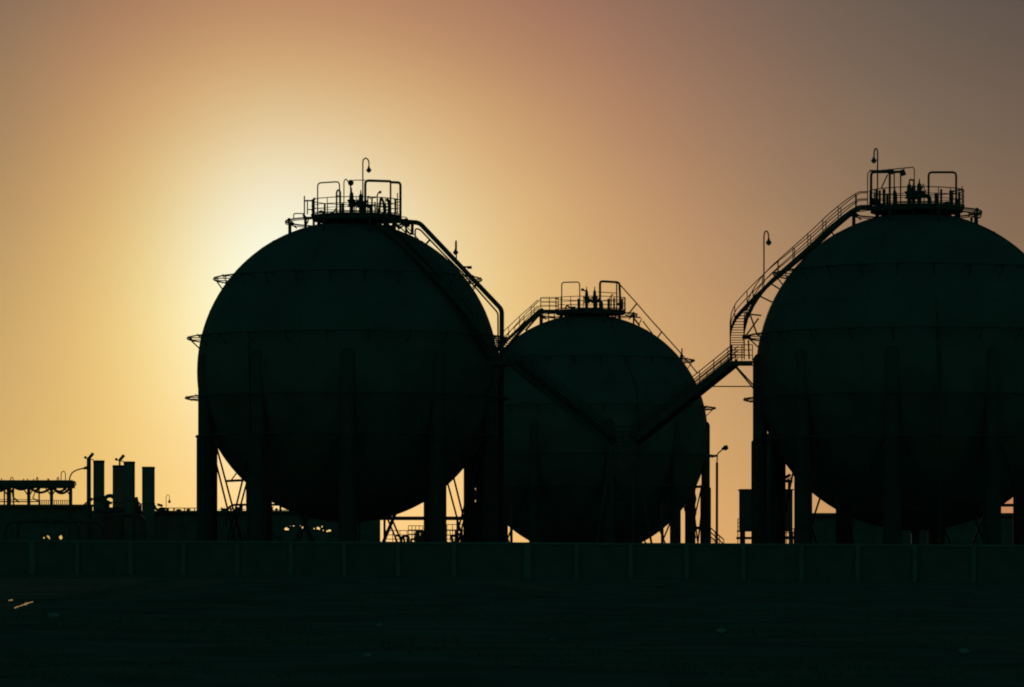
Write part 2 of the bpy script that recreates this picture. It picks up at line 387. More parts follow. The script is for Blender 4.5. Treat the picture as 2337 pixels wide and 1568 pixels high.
# pipework under the belly
def belly(t, offs=((0, 0),)):
    m = MB(); zb = t.zc - TR
    m.lathe((0, 0, 0.0), [(1.0, 0), (1.0, .35), (.55, .4), (.55, .9), (.28, 1.0), (.28, zb + .3)], 20)
    m.tube(rnd([(0, 0, zb * .5), (3.0, -.8, zb * .5), (3.0, -5, .7), (8, -6, .7)], .5, 4), .22, 10)
    m.tube(rnd([(0, .5, zb * .6), (-1.5, 1.5, zb * .6), (-1.5, 6, .9), (6, 10, .9)], .5, 4), .16, 8)
    m.build('bottom_outlet', M_PIPE, t.e)
belly(t1)

# ---- middle tank, farther away
t2 = Tank(1340, 993, 275, 10.5, 'lowest, farthest spherical tank, in the middle, a thin slanting pipe over its right shoulder', .42)
t2.platform(1347, 709, 80, 16)
t2.tubes('pipe_frame', [(q(zC_, (705, 435), (705, 162), (890, 158), (892, 435)), .06)], M_PIPE, -.6)
t2.tubes('pipe_frame', [(q(zC_, (1100, 435), (1100, 150), (1300, 162), (1312, 450)), .12)], M_PIPE, -.4)
t2.tubes('pipe_frame', [(q(zC_, (1272, 165), (1272, 440)), .07), (q(zC_, (1075, 262), (1275, 272)), .04)], M_PIPE, .5)
t2.tubes('deck_piping', [(q(zC_, (880, 435), (880, 330)), .14), (q(zC_, (1187, 435), (1187, 330)), .12), (q(zC_, (1215, 435), (1215, 290), (1240, 290)), .06), (q(zC_, (740, 435), (760, 395), (790, 425)), .09),
    (q(zC_, (800, 425), (850, 425)), .14), (q(zC_, (1245, 320), (1245, 435)), .1), (q(zC_, (1330, 440), (1330, 330)), .1), (q(zC_, (1265, 390), (1330, 380)), .14)], M_PIPE, -.5)
t2.tubes('outrigger', [(q(zC_, (1358, 490), (1358, 318)), .06), (q(zC_, (1300, 318), (1358, 318)), .05), (q(zC_, (1300, 385), (1358, 385)), .04), (q(zC_, (1360, 500), (1440, 520), (1520, 525)), .07), (q(zC_, (1440, 520), (1510, 610)), .09), (q(zC_, (1500, 600), (1530, 535)), .05)], M_STEEL, -.3)
t2.valve(zC_(962, 0)[0], zC_(0, 205)[1], -.4, 1, 1.2, .8); t2.valve(zC_(1045, 0)[0], zC_(0, 205)[1], -.4, 1, 1.2, .65)
t2.tubes('instrument_stand', [(q(zC_, (915, 242), (962, 250)), .07), (q(zC_, (905, 236), (935, 240)), .13)], M_PIPE, -.4)
gp = [zC_(1300, 180), zC_(1480, 380), zC_(1630, 555), zC_(1735, 670), zC_(1940, 900), zC_(2110, 1105)]
t2.tubes('slanting_pipe', [(gp, .06)], M_PIPE, -.8)
t2.tubes('pipe_bracket', [(q(zC_, (1480, 380), (1390, 492)), .075), (q(zC_, (1735, 672), (1690, 738)), .07), (q(zC_, (1540, 560), (1640, 690)), .06)], M_STEEL, -.7)
t2.tubes('instrument_stand', [(q(zC_, (1943, 950), (1945, 842)), .07), (q(zC_, (1940, 960), (1940, 905)), .16)], M_PIPE, -.6)
riser(t2, arc((1393, 735), (1455, 890), 8) + [(1457, 940), (1457, 992)])
belly(t2)

# ---- right tank
t3 = Tank(2089, 850, 361, -8, 'spherical tank cut off by the right edge, a railed stair curving up its left side', .54)
t3.platform(2092, 473, 107, 20)
t3.tubes('pipe_frame', [(q(zG, (395, 830), (395, 408), (800, 405)), .1), (q(zG, (632, 400), (632, 830)), .09), (q(zG, (688, 420), (688, 830)), .05), (q(zG, (770, 410), (770, 840)), .055)], M_PIPE, -.7)
t3.tubes('pipe_frame', [(q(zG, (350, 830), (350, 402), (620, 377), (930, 345), (945, 375), (945, 830)), .04), (q(zG, (370, 385), (620, 388)), .035)], M_PIPE, .9)
t3.tubes('pipe_frame', [(q(zG, (1125, 830), (1125, 410), (1475, 410), (1475, 830)), .085)], M_PIPE, -.6)
t3.tubes('instrument_stand', [(q(zG, (525, 610), (605, 440)), .05), (q(zG, (612, 400), (680, 405)), .2), (q(zG, (785, 380), (812, 450)), .2), (q(zG, (690, 410), (780, 400)), .09)], M_PIPE, -.7)
t3.tubes('deck_piping', [(q(zG, (1220, 830), (1220, 680)), .13), (q(zG, (1285, 830), (1285, 625)), .09), (q(zG, (1413, 830), (1413, 640)), .17), (q(zG, (1515, 1025), (1515, 665)), .1), (q(zG, (1552, 870), (1552, 590)), .045),
    (q(zG, (560, 830), (560, 625)), .12), (q(zG, (600, 830), (600, 680)), .1), (q(zG, (460, 830), (460, 625)), .08), (q(zG, (505, 830), (505, 640)), .1), (q(zG, (690, 830), (690, 640), (710, 700), (710, 830)), .12), (q(zG, (1320, 820), (1360, 790), (1400, 815)), .12),
    (q(zG, (1440, 650), (1560, 630)), .06), (q(zG, (1480, 750), (1480, 830)), .14), (q(zG, (380, 770), (500, 800)), .25)], M_PIPE, -.4)
t3.tubes('outrigger', [(q(zG, (1540, 905), (1640, 918), (1780, 935), (1792, 965), (1770, 990), (1700, 988)), .06), (q(zG, (1718, 930), (1720, 1100)), .1), (q(zG, (1625, 915), (1650, 930), (1630, 970)), .07), (q(zG, (1665, 995), (1675, 1035)), .1), (q(zG, (1500, 875), (1565, 878)), .09)], M_STEEL, -.5)
t3.valve(zG(880, 0)[0], zG(0, 505)[1], -.4, 1, 1.3, .7); t3.valve(zG(1007, 0)[0], zG(0, 492)[1], -.4, 1, 1.3, .7); t3.valve(zG(935, 0)[0], zG(0, 510)[1], .5, 0, 1.1)
t3.tubes('vent_pipe', [(q(zG, (1040, 620), (1060, 560)), .06), (q(zG, (880, 515), (905, 500), (935, 515)), .07)], M_PIPE, -.4)
p_ = t3.T(1757, 995, -3.5); MB().tube([(p_.x, -3.5, .1), p_, (p_.x + .5, -3.0, p_.z + .5)], .24, 10).build('riser_pipe', M_PIPE, t3.e)
riser(t3, arc((2113, 505), (2140, 720), 8) + [(2144, 790), (2145, 850)])
belly(t3)

# ------------------------------------------------------------------ stairs
def stair(e, pts, w=.85, rails=(1.08, .72, .36), rr=.036, stringer=.28):
    pts = [Vector(p) for p in pts]
    # resample
    seg = [(pts[i + 1] - pts[i]).length for i in range(len(pts) - 1)]; tot = sum(seg); n = max(2, int(tot / .28)); P = []
    for k in range(n + 1):
        d = tot * k / n; i = 0
        while i < len(seg) - 1 and d > seg[i]: d -= seg[i]; i += 1
        P.append(pts[i].lerp(pts[i + 1], min(1, d / seg[i])))
    side = []
    for k in range(n + 1):
        a = P[max(0, k - 4)]; b = P[min(n, k + 4)]; t = (b - a); t.z = 0
        t = t.normalized() if t.length > 1e-4 else Vector((1, 0, 0)); side.append(Vector((-t.y, t.x, 0)))
    tr = MB()
    for k in range(n):
        c = (P[k] + P[k + 1]) / 2; s_ = side[k]; f_ = Vector((s_.y, -s_.x, 0))
        tr.bar(c - s_ * (w / 2 - .03), c + s_ * (w / 2 - .03), .24, .045, side=f_)
    tr.build('stair_treads', M_STEEL, e, True)
    for sg in (-1, 1):
        st = MB()
        for k in range(0, n, 2):
            k2 = min(n, k + 2)
            if k2 == k: continue
            a = P[k] + side[k] * sg * w / 2; b = P[k2] + side[k2] * sg * w / 2
            st.bar(a, b + (b - a).normalized() * .02, .06, stringer)
        st.build('stringer', M_STEEL, e, True)
        hr = MB()
        for h in rails:
            hr.tube([P[k] + side[k] * sg * w / 2 + Vector((0, 0, h)) for k in range(0, n + 1, 2)], rr, 6)
        for k in range(0, n + 1, 5):
            hr.tube([P[k] + side[k] * sg * w / 2, P[k] + side[k] * sg * w / 2 + Vector((0, 0, rails[0]))], rr, 6)
        hr.build('handrail', M_STEEL, e, True)
    return P
def landing(e, c, dx, dy, rz=0.0, sides=(1, 1, 1, 1), rails=(1.08, .72, .36)):
    c = Vector(c); R = Matrix.Rotation(rz, 3, 'Z'); m = MB(); m.box(c + Vector((0, 0, -.06)), (dx, dy, .08), rz); m.box(c + Vector((0, 0, -.2)), (dx - .1, dy - .1, .2), rz); m.build('landing', M_STEEL, e, True)
    cs = [Vector((-dx / 2, -dy / 2, 0)), Vector((dx / 2, -dy / 2, 0)), Vector((dx / 2, dy / 2, 0)), Vector((-dx / 2, dy / 2, 0))]
    for i in range(4):
        if not sides[i]: continue
        m = MB()
        a = c + R @ cs[i]; b = c + R @ cs[(i + 1) % 4]
        for h in rails: m.tube([a + Vector((0, 0, h)), b + Vector((0, 0, h))], .03, 6)
        for k in range(3):
            p = a.lerp(b, k / 2); m.tube([p, p + Vector((0, 0, rails[0]))], .035, 6)
        m.build('landing_railing', M_STEEL, e, True)

# stair curving up the right tank
L3 = t3.T(1694, 824, -4.2)
es3 = thing('tank_stair', t3.w((L3.x, L3.y, 0)), 'curved stair climbing the left side of the right-hand tank up to its top platform', 'stair', 'access stairs on the tanks')
es3.matrix_basis = Matrix.Translation(t3.w((L3.x, L3.y, 0)))
path = [(1683, 818, -3.6), (1682, 795, -2.7), (1682, 770, -1.7), (1685, 745, -.8), (1694, 722, -.2), (1709, 700, .2), (1730, 674, .4), (1757, 646, .5), (1800, 609, .5), (1832, 582, .4), (1865, 553, .2), (1895, 524, 0), (1926, 498, -.2), (1958, 474, -.3), (1990, 473, -.3)]
stair(es3, [t3.w(t3.T(*p)) for p in path], .95, rails=(1.05, .55))
landing(es3, t3.w(t3.T(1694, 824, -4.3)), 1.45, 1.3, -t3.al, (1, 0, 0, 1))
m = MB()
for dv in (0, 8):
    m.tube([t3.w(t3.T(1676, 832 + dv * .3, -4.3)), t3.w(t3.T(1676 + 50, 886 + dv, -4.3))], .06, 6)
m.tube([t3.w(t3.T(1676, 834, -4.3)), t3.w(t3.T(1722, 834, -4.3))], .04, 6)
m.tube([t3.w(t3.T(1618, 882, -4.3)), t3.w(t3.T(1720, 882, -4.3))], .045, 6)
for a_, b_ in ((zE(405, 790), zE(500, 800)), (zE(420, 800), zE(470, 945)), (zE(480, 820), zE(385, 950)), (zE(385, 950), zE(465, 935)), (zE(400, 960), zE(465, 985)), (zE(405, 980), zE(410, 1120)), (zE(360, 960), zE(400, 960))):
    m.tube([t3.w(t3.T(*a_, -1.2)), t3.w(t3.T(*b_, -1.2))], .06, 6)
m.tube([t3.w(t3.T(*zE(360, 958), -1.2)), t3.w(t3.T(*zE(392, 958), -1.2))], .17, 8)
for k, pv in enumerate(path[6:12]):
    p = t3.T(pv[0], pv[1], pv[2]); c = Vector((0, 0, t3.zc)); d_ = (p - c).normalized(); m.tube([t3.w(p), t3.w(c + d_ * (TR - .05))], .06, 6)
m.build('support_bracket', M_STEEL, es3, True)

# common stair tower standing between the tanks, and the two bridging flights
TY = 268.0
def TW(u, v, y=TY): return W(u, v, y)
base = TW(1420, V0); base.z = ground(base.x)
et = thing('stair_tower', base, 'steel stair tower in front of the middle tank where two long flights meet', 'stair tower')
landing(et, TW(1421, 1008), 1.7, 1.4, 0, (1, 0, 1, 0))
for a_, b_ in (((1397, 1008), (1352, 0)), ((1397, 1008), (1397, 0)), ((1446, 1008), (1446, 0)), ((1446, 1008), (1500, 0))):
    for y in (TY - .6, TY + .6):
        p = TW(*a_, y); qx = TW(b_[0], V0, y); qx.z = ground(qx.x)
        MB().tube([p, qx], .085, 8).build('tower_leg', M_STEEL, et, True)
m = MB()
for v in (1075, 1150):
    for y in (TY - .6, TY + .6): m.tube([TW(1385 if v < 1100 else 1375, v, y), TW(1455 if v < 1100 else 1470, v, y)], .05, 6)
for y in (TY - .6, TY + .6):
    m.tube([TW(1397, 1010, y), TW(1446, 1075, y)], .04, 6); m.tube([TW(1446, 1080, y), TW(1397, 1150, y)], .04, 6)
m.build('cross_brace', M_STEEL, et, True)

L3w = t3.w(t3.T(1676, 826, -4.3))
f3 = thing('bridging_stair', (TW(1446, 1008).x, TY, ground(0)), 'straight sloping stair bridging from the tower up to the landing on the right-hand tank', 'stair', 'access stairs on the tanks')
stair(f3, [TW(1447, 1010), L3w], .85, rails=(1.08, .81, .54, .27), stringer=.5)
L1 = t1.T(1141, 824, -5.6); L1w = t1.w(L1)
es1 = thing('tank_stair', (L1w.x, L1w.y, ground(0)), 'stair slanting down across the front of the left tank to a landing on its right', 'stair', 'access stairs on the tanks')
p1 = [(868, 508), (915, 545), (965, 597), (1015, 655), (1062, 716), (1100, 775), (1130, 820)]
stair(es1, [t1.w(t1.limb(u, v, TR + .75)) for u, v in p1], .8, rails=(1.05, .55))
landing(es1, L1w, 1.5, 1.4, 0, (1, 0, 0, 0))
m = MB(); p = t1.T(1141, 828, -5.6); m.tube([L1w, t1.w(t1.T(1100, 870, -6.2))], .07, 6); m.tube([L1w + Vector((.5, 0, -.2)), t1.w(t1.T(1105, 905, -5.4))], .07, 6); m.build('support_bracket', M_STEEL, es1, True)
f1 = thing('bridging_stair', (TW(1397, 1008).x, TY, ground(0)), 'straight sloping stair bridging from the tower up to the landing on the left tank', 'stair', 'access stairs on the tanks')
stair(f1, [TW(1396, 1010), L1w + Vector((.75, 0, 0))], .85, rails=(1.08, .81, .54, .27), stringer=.4)
# stair on the left shoulder of the middle tank
es2 = thing('tank_stair', t2.w((-6, -6, 0)), 'short stair rising over the left shoulder of the middle tank to its top platform', 'stair', 'access stairs on the tanks')
p2 = [(1120, 840, -4.5), (1138, 806, -3.2), (1157, 783, -2.2), (1194, 745, -1.3), (1236, 706, -.8)]
stair(es2, [t2.w(t2.T(*p)) for p in p2], .95, rails=(1.08, .54))
landing(es2, t2.w(t2.T(1254, 707, -.7)), 1.6, 1.5, -t2.al, (1, 0, 1, 0))
m = MB()
for u, v in ((1238, 755), (1252, 750), (1265, 745), (1278, 738), (1290, 734)):
    m.tube([t2.w(t2.T(u, 708, -.9)), t2.w(t2.T(u, v, -.9))], .06, 6)
m.tube([t2.w(t2.T(1238, 727, -.9)), t2.w(t2.T(1285, 722, -.9))], .05, 6)
m.tube([t2.w(t2.T(*zC_(330, 660), -1.2)), t2.w(t2.T(*zC_(480, 490), -1.2))], .1, 6)
m.build('support_bracket', M_STEEL, es2, True)

# ------------------------------------------------------------------ lamps
def hook_lamp(pts, head, label, r=.05, hs=1.0, name='gooseneck_lamp', group='gooseneck lamps'):
    e = thing(name, pts[0], label, 'lamp', group)
    MB().tube(rnd(pts, .6, 5), r, 8).build('pole', M_STEEL, e, True)
    h = Vector(head)
    a = MB(); a.lathe(h, [(.03, .36 * hs), (.05, .3 * hs), (.1 * hs, .14 * hs), (.2 * hs, .02 * hs), (.21 * hs, -.03 * hs)], 16).build('lamp_shade', M_STEEL, e, True)
    b = MB(); b.lathe(h, [(.16 * hs, -.03 * hs), (.15 * hs, -.1 * hs), (.09 * hs, -.17 * hs), (.02, -.2 * hs)], 16).build('lamp_globe', M_GLASS, e, True)
    return e
def tz(t, z, x, y, ly): return t.w(t.T(*z(x, y), ly))
hook_lamp([tz(t1, zA, 1382, 985, .3), tz(t1, zA, 1382, 300, .3), tz(t1, zA, 1390, 258, .3), tz(t1, zA, 1425, 240, .3), tz(t1, zA, 1462, 275, .3), tz(t1, zA, 1465, 340, .3)], tz(t1, zA, 1463, 405, .3), 'hooked lamp standing tallest on the top platform of the left tank')
hook_lamp([t1.w(t1.T(*zB(687, 520), -4.5)), t1.w(t1.T(*zB(687, 335), -4.5)), t1.w(t1.T(*zB(684, 318), -4.8)), t1.w(t1.T(*zB(680, 335), -5.1)), t1.w(t1.T(*zB(680, 390), -5.1))], t1.w(t1.T(*zB(680, 430), -5.1)), 'small lamp just above the thick pipe on the right side of the left tank')
hook_lamp([tz(t3, zG, 475, 830, .2), tz(t3, zG, 478, 160, .2), tz(t3, zG, 470, 120, .2), tz(t3, zG, 455, 106, .2), tz(t3, zG, 435, 130, .2), tz(t3, zG, 432, 200, .2)], tz(t3, zG, 430, 262, .2), 'hooked lamp standing on the top platform of the right-hand tank')
hook_lamp([tz(t3, zE, 519, 560, .3), tz(t3, zE, 519, 215, .3), tz(t3, zE, 524, 188, .3), tz(t3, zE, 537, 176, .3), tz(t3, zE, 550, 192, .3), tz(t3, zE, 554, 230, .3)], tz(t3, zE, 554, 264, .3), 'hooked lamp rising from the curved stair of the right-hand tank', hs=1.05)
# yard lamp between the middle and right tanks
y = 290.0; b0 = W(1636, V0, y); b0.z = ground(b0.x)
e = thing('yard_lamp', b0, 'tall post lamp with a bent arm and round head between the middle and right-hand tanks', 'lamp')
MB().tube([b0, W(1636.3, *[(1260 + 400 / 3.136) / 1.3145], y)], .1, 8).build('post', M_STEEL, e, True)
MB().tube(rnd([W(1636.3, 1056, y), W(1637.3, 1036, y), W(*zL(185, 300), y), W(*zL(222, 268), y)], .5, 5), .05, 8).build('arm', M_STEEL, e, True)
m = MB(); m.sphere(W(*zL(240, 262), y), .2, 14, 10); m.tube([W(*zL(205, 275), y), W(*zL(262, 252), y)], [.1, .16], 10); m.build('lamp_head', M_STEEL, e, True)
# far small lamp on the left
y = 380.0
hook_lamp([W(381, 1200, y), W(*zH(2078, 810), y), W(*zH(2085, 780), y), W(*zH(2105, 765), y), W(*zH(2122, 790), y), W(*zH(2122, 830), y)], W(*zH(2121, 856), y), 'tiny far hooked lamp just right of the three dark stacks', r=.03, hs=.75)

# ------------------------------------------------------------------ boundary wall
A = Vector(((0 - CU) / FQ * 255, 255, 0)); B = Vector(((2337 - CU) / FQ * 235, 235, 0))
def wp(u):      # point on the wall line seen at u
    k = (u - CU) / FQ; d = B - A; t = (A.x - k * A.y) / (k * d.y - d.x); return A + d * t
def wtop(u): return ZC + (V0 - (1232 + 11 * u / 2337)) / FQ * wp(u).y
ew = thing('boundary_wall', (0, wp(CU).y, ground(0)), 'long low concrete wall with evenly spaced pale posts in front of all the tanks', 'wall')
posts = [-170, -45, 75, 178, 300, 420, 543, 665, 787, 910, 1037, 1205, 1317, 1440, 1568, 1697, 1830, 1958, 2088, 2222, 2355, 2490]
wide = {75, 1205}
m = MB(); cp = MB(); us = [-400] + posts + [2700]
for a_, b_ in zip(us[:-1], us[1:]):
    p, q_ = wp(a_), wp(b_); za, zb = wtop(a_), wtop(b_)
    dr = (q_ - p).normalized(); nn = Vector((dr.y, -dr.x, 0))
    for (off, h0, h1, mm) in ((.09, None, -.14, m), (.16, -.14, 0, cp)):
        vs_ = []
        for P_, z_ in ((p, za), (q_, zb)):
            for s_ in (-1, 1):
                for hz in (0, 1):
                    z2 = (ground(P_.x) - .3 if h0 is None else z_ + h0) if hz == 0 else z_ + h1
                    vs_.append((P_.x + nn.x * off * s_, P_.y + nn.y * off * s_, z2))
        mm.add(vs_, [(0, 1, 3, 2), (4, 6, 7, 5), (0, 4, 5, 1), (2, 3, 7, 6), (0, 2, 6, 4), (1, 5, 7, 3)])
m.build('wall_panel', M_WALL, ew, True); cp.build('coping', M_COPE, ew, True)
rzw = math.atan2((B - A).y, (B - A).x)
for u in posts:
    p = wp(u); zt = wtop(u) - .15; zb = ground(p.x) - .2; wd = .46 if u in wide else .27
    MB().box((p.x, p.y - .14, (zt + zb) / 2), (wd, .22, zt - zb), rzw).build('wall_post', M_COPE, ew, True)

# ------------------------------------------------------------------ plant behind, left
def shed(y, u0, u1, vt, holes, label, name='process_shed', depth=14):
    c = W((u0 + u1) / 2, V0, y); c.z = ground(c.x)
    e = thing(name, c, label, 'shed')
    x0, x1 = W(u0, vt, y).x, W(u1, vt, y).x; zt = W(u0, vt, y).z; zb = ground(c.x) - .3
    hs = sorted([(W(a, 0, y).x, W(b, 0, y).x, W(0, d, y).z, W(0, c_, y).z) for a, b, c_, d in holes])
    m = MB(); x = x0
    for (a, b, lo, hi) in hs:
        if a > x: m.box(((x + a) / 2, y, (zb + zt) / 2), (a - x, .12, zt - zb))
        m.box(((a + b) / 2, y, (zb + lo) / 2), (b - a, .12, lo - zb)); m.box(((a + b) / 2, y, (hi + zt) / 2), (b - a, .12, zt - hi)); x = b
    m.box(((x + x1) / 2, y, (zb + zt) / 2), (x1 - x, .12, zt - zb))
    m.build('cladding', M_CLAD, e, True)
    m = MB(); m.box(((x0 + x1) / 2, y + depth / 2 - .3, zt + .06), (x1 - x0 + .4, depth, .12)); m.box(((x0 + x1) / 2, y - .45, zt - .02), (x1 - x0 + .4, .3, .2)); m.build('roof', M_CLAD, e, True)
    n = max(2, int((x1 - x0) / 5)); cm = None
    for k in range(n + 1):
        if cm is None:
            cm = MB().box((0, 0, (zt - zb) / 2), (.25, .25, zt - zb)).build('column', M_STEEL, e); o = cm
        else: o = cm.copy(); col.objects.link(o); o.parent = e
        o.location = (x0 + (x1 - x0) * k / n - c.x, depth - .8, zb - c.z)
    return e
shed(400, -90, 211, 1154, [(96, 99, 1225, 1228), (99, 102, 1226, 1229), (107, 109, 1222, 1225), (109.2, 112, 1223, 1228), (112.2, 115, 1226, 1231), (135, 137, 1224, 1229), (137.1, 141, 1222, 1231), (141.1, 142.5, 1225, 1229)], 'long low dark shed at the far left below the open pipe rack')
LONG = shed(404, 211, 868, 1168, [(649, 651, 1206, 1209), (651.1, 656, 1204, 1210), (656.1, 659, 1206, 1210), (662, 672, 1199.5, 1201), (685, 690, 1199, 1205), (690.1, 694, 1202, 1207), (716, 718, 1205, 1208), (723, 727, 1203, 1208), (727.1, 730, 1204, 1209), (734, 736, 1200, 1204), (737, 738.5, 1209, 1212), (745, 749, 1211, 1214), (749.1, 755, 1209, 1213)], 'longest low dark shed behind the legs of the left tank')
shed(330, 1853, 2420, 1174, [], 'low dark shed seen between the legs of the right-hand tank', depth=8)

for u_, v_, w_ in ((372, 1163, .2), (384, 1161, .08), (397, 1162, .08), (408, 1164, .25), (421, 1162, .06), (430, 1163, .2), (444, 1161, .05), (506, 1160, .07), (512, 1162, .25), (527, 1161, .1), (541, 1159, .2), (552, 1156, .1), (569, 1157, .3), (618, 1158, .25), (631, 1162, .12), (640, 1160, .08)):
    y_ = 405.0; p_ = W(u_, v_, y_); q_ = W(u_, 1170, y_); MB().tube([q_, p_], w_, 8).lathe(p_, [(w_ * 1.3, -.02), (w_ * 1.3, .05), (.02, .12)], 8).build('roof_vent', M_PIPE, LONG, True)
for v_, a_, b_ in ((1162.5, 500, 560), (1159.5, 372, 448), (1164, 610, 660)):
    MB().tube([W(a_, v_, 405.5), W(b_, v_, 405.5)], .045, 6).build('roof_pipe', M_PIPE, LONG, True)
# open pipe rack above the left shed
y = 420
er = thing('pipe_rack', (W(60, V0, y).x, y, ground(-50)), 'open steel pipe rack with a deep top beam at the left edge', 'pipe rack')
m = MB(); a_, b_ = W(-90, 1106, y), W(168, 1106, y); m.bar(a_, b_, 2.6, .80); m.build('top_beam', M_STEEL, er, True)
m = MB()
for v, r in ((1098, .12), (1101, .08)): m.tube([W(-90, v, y - 1), W(166, v, y - 1)], r, 8)
m.build('pipe_run', M_PIPE, er, True)
for zx in (-150, 105, 360, 645, 885):
    u = (zx / 4.173) / 1.3145
    p, q_ = W(u, 1108, y), W(u, V0, y); q_.z = ground(q_.x); MB().bar(q_, p, .34, .3, side=Vector((1, 0, 0))).build('post', M_STEEL, er, True)
    m = MB()
    if zx > 0 : m.bar(W(u, 1133, y), W(u - 14, 1113, y), .12, .12, side=Vector((0, 1, 0)))
    if zx < 800: m.bar(W(u, 1133, y), W(u + 12, 1113, y), .12, .12, side=Vector((0, 1, 0)))
    m.build('knee_brace', M_STEEL, er, True)
m = Each('hanging_cable', M_RUST, er)
for i, (a, b, d) in enumerate(((372, 640, 95), (372, 500, 60), (660, 880, 110), (180, 350, 40), (660, 830, 75), (-120, 90, 70), (-20, 100, 40))):
    m.tube([W(*zH(a + (b - a) * k / 10, 675 + d * 4 * (k / 10) * (1 - k / 10) * .7), y - .5) for k in range(11)], .15, 6)
m.build('hanging_cable', M_RUST, er, True)
m = Each('cross_pipe', M_PIPE, er)
for zx in (170, 490, 130, 55): m.tube([W(*zH(zx, 690), y), W(*zH(zx, 905), y)], .09, 6)
m.tube([W(*zH(-100, 855), y), W(*zH(480, 855), y)], .07, 6); m.tube([W(*zH(-100, 830), y), W(*zH(480, 830), y)], .04, 6)
m.tube([W(*zH(150, 700), y), W(*zH(165, 800), y), W(*zH(240, 865), y)], .1, 6); m.tube([W(*zH(370, 690), y), W(*zH(440, 730), y), W(*zH(410, 810), y), W(*zH(480, 850), y)], .08, 6)
m.build('cross_pipe', M_PIPE, er, True)
m = MB(); 
for zx in range(500, 870, 26): m.tube([W(*zH(zx, 835), y + 8), W(*zH(zx + random.uniform(-4, 4), 900), y + 8)], .05, 5)
m.tube([W(*zH(490, 838), y + 8), W(*zH(870, 838), y + 8)], .03, 5); m.build('walkway_railing', M_RUST, er, True)
m = Each('vent_pipe', M_PIPE, er)
for a, b in ((765, 820), (130, 165), (715, 735), (455, 475)):
    h = 475 if a == 765 else 550
    m.tube(rnd([W(*zH(a, 600), y), W(*zH(a, h + 20), y), W(*zH((a + b) / 2, h - 8), y), W(*zH(b, h + 20), y), W(*zH(b, 600), y)], .25, 3), .05, 6)
for a in (20, 295, 345, 420, 600, 610): m.tube([W(*zH(a, 600), y), W(*zH(a, 570 - a % 7), y)], .06, 5)
m.tube(rnd([W(*zH(900, 595), y), W(*zH(940, 605), y), W(*zH(955, 635), y), W(*zH(930, 662), y), W(*zH(905, 660), y)], .3, 3), .07, 6)
m.build('vent_pipe', M_PIPE, er, True)

# stacks
def stack(u0, u1, vt, y, label):
    p, q_ = W(u0, vt, y), W(u1, vt, y); c = (p + q_) / 2; r = (q_.x - p.x) / 2; g0 = ground(c.x)
    e = thing('process_stack', (c.x, y, g0), label, 'stack', 'dark process stacks')
    h = c.z - g0
    MB().lathe((0, 0, 0), [(r * .97, 0), (r * .97, h - .25)], 32).build('casing', M_STACK, e)
    MB().lathe((0, 0, h - .25), [(r * 1.005, 0), (r * 1.005, .2), (r * .9, .22), (r * .9, .02)], 32).build('rim', M_STEEL, e)
    MB().ring((0, 0, h * .62), r * 1.0, .05, 32, 6).build('band', M_STEEL, e)
stack(212.4, 238.8, 1050, 396, 'tallest single dark stack, leftmost, with a floodlight mast on its left')
stack(256.5, 283, 1061, 398, 'left and lower of the two dark stacks touching in the middle')
stack(281.7, 308.5, 1052.5, 396.5, 'right and higher of the two dark stacks touching in the middle')
stack(323.6, 353.7, 1064.5, 396, 'shortest dark stack, standing alone on the right of the stack row')
# floodlight masts
def mast(zx, ztop, zbot, r, y, label):
    b_ = W(*zH(zx, zbot), y); base = b_.copy(); base.z = ground(b_.x)
    e = thing('floodlight_mast', base, label, 'floodlight', 'floodlight masts by the stacks')
    MB().tube([base, W(*zH(zx, ztop), y)], r, 8).build('mast', M_STEEL, e, True)
    m = MB(); c = (zx, ztop)
    m.tube([W(*zH(zx - 4, ztop + 5), y), W(*zH(zx + 55, ztop - 66), y)], .17, 8); m.build('floodlight', M_STEEL, e, True)
    MB().tube([W(*zH(zx - 55, ztop - 20), y), W(*zH(zx - 30, ztop - 5), y)], .14, 8).build('floodlight', M_STEEL, e, True)
    m = MB(); m.tube([W(*zH(zx - 45, ztop - 14), y), W(*zH(zx + 5, ztop + 12), y)], .05, 6); m.tube([W(*zH(zx - 5, ztop + 5), y), W(*zH(zx + 60, ztop + 18), y)], .05, 6); m.build('cross_arm', M_STEEL, e, True)
mast(1112, 315, 900, .23, 394, 'floodlight mast just left of the tallest dark stack')
mast(1498, 338, 900, .1, 400, 'floodlight mast rising behind the touching pair of stacks')
y = 392
e = thing('bent_arm_lamp', (W(150, V0, y).x, y, ground(-45)), 'lamp with a long arm curving to the right above the end of the pipe rack', 'lamp')
p0 = W(*zH(870, 900), y); p0.z = ground(p0.x)
MB().tube(rnd([p0, W(*zH(870, 560), y), W(*zH(900, 490), y), W(*zH(980, 450), y), W(*zH(1070, 436), y)], 1.2, 5), .07, 8).build('pole', M_STEEL, e, True)
MB().tube([W(*zH(1045, 440), y), W(*zH(1100, 428), y)], [.12, .2], 8).build('lamp_head', M_STEEL, e, True)

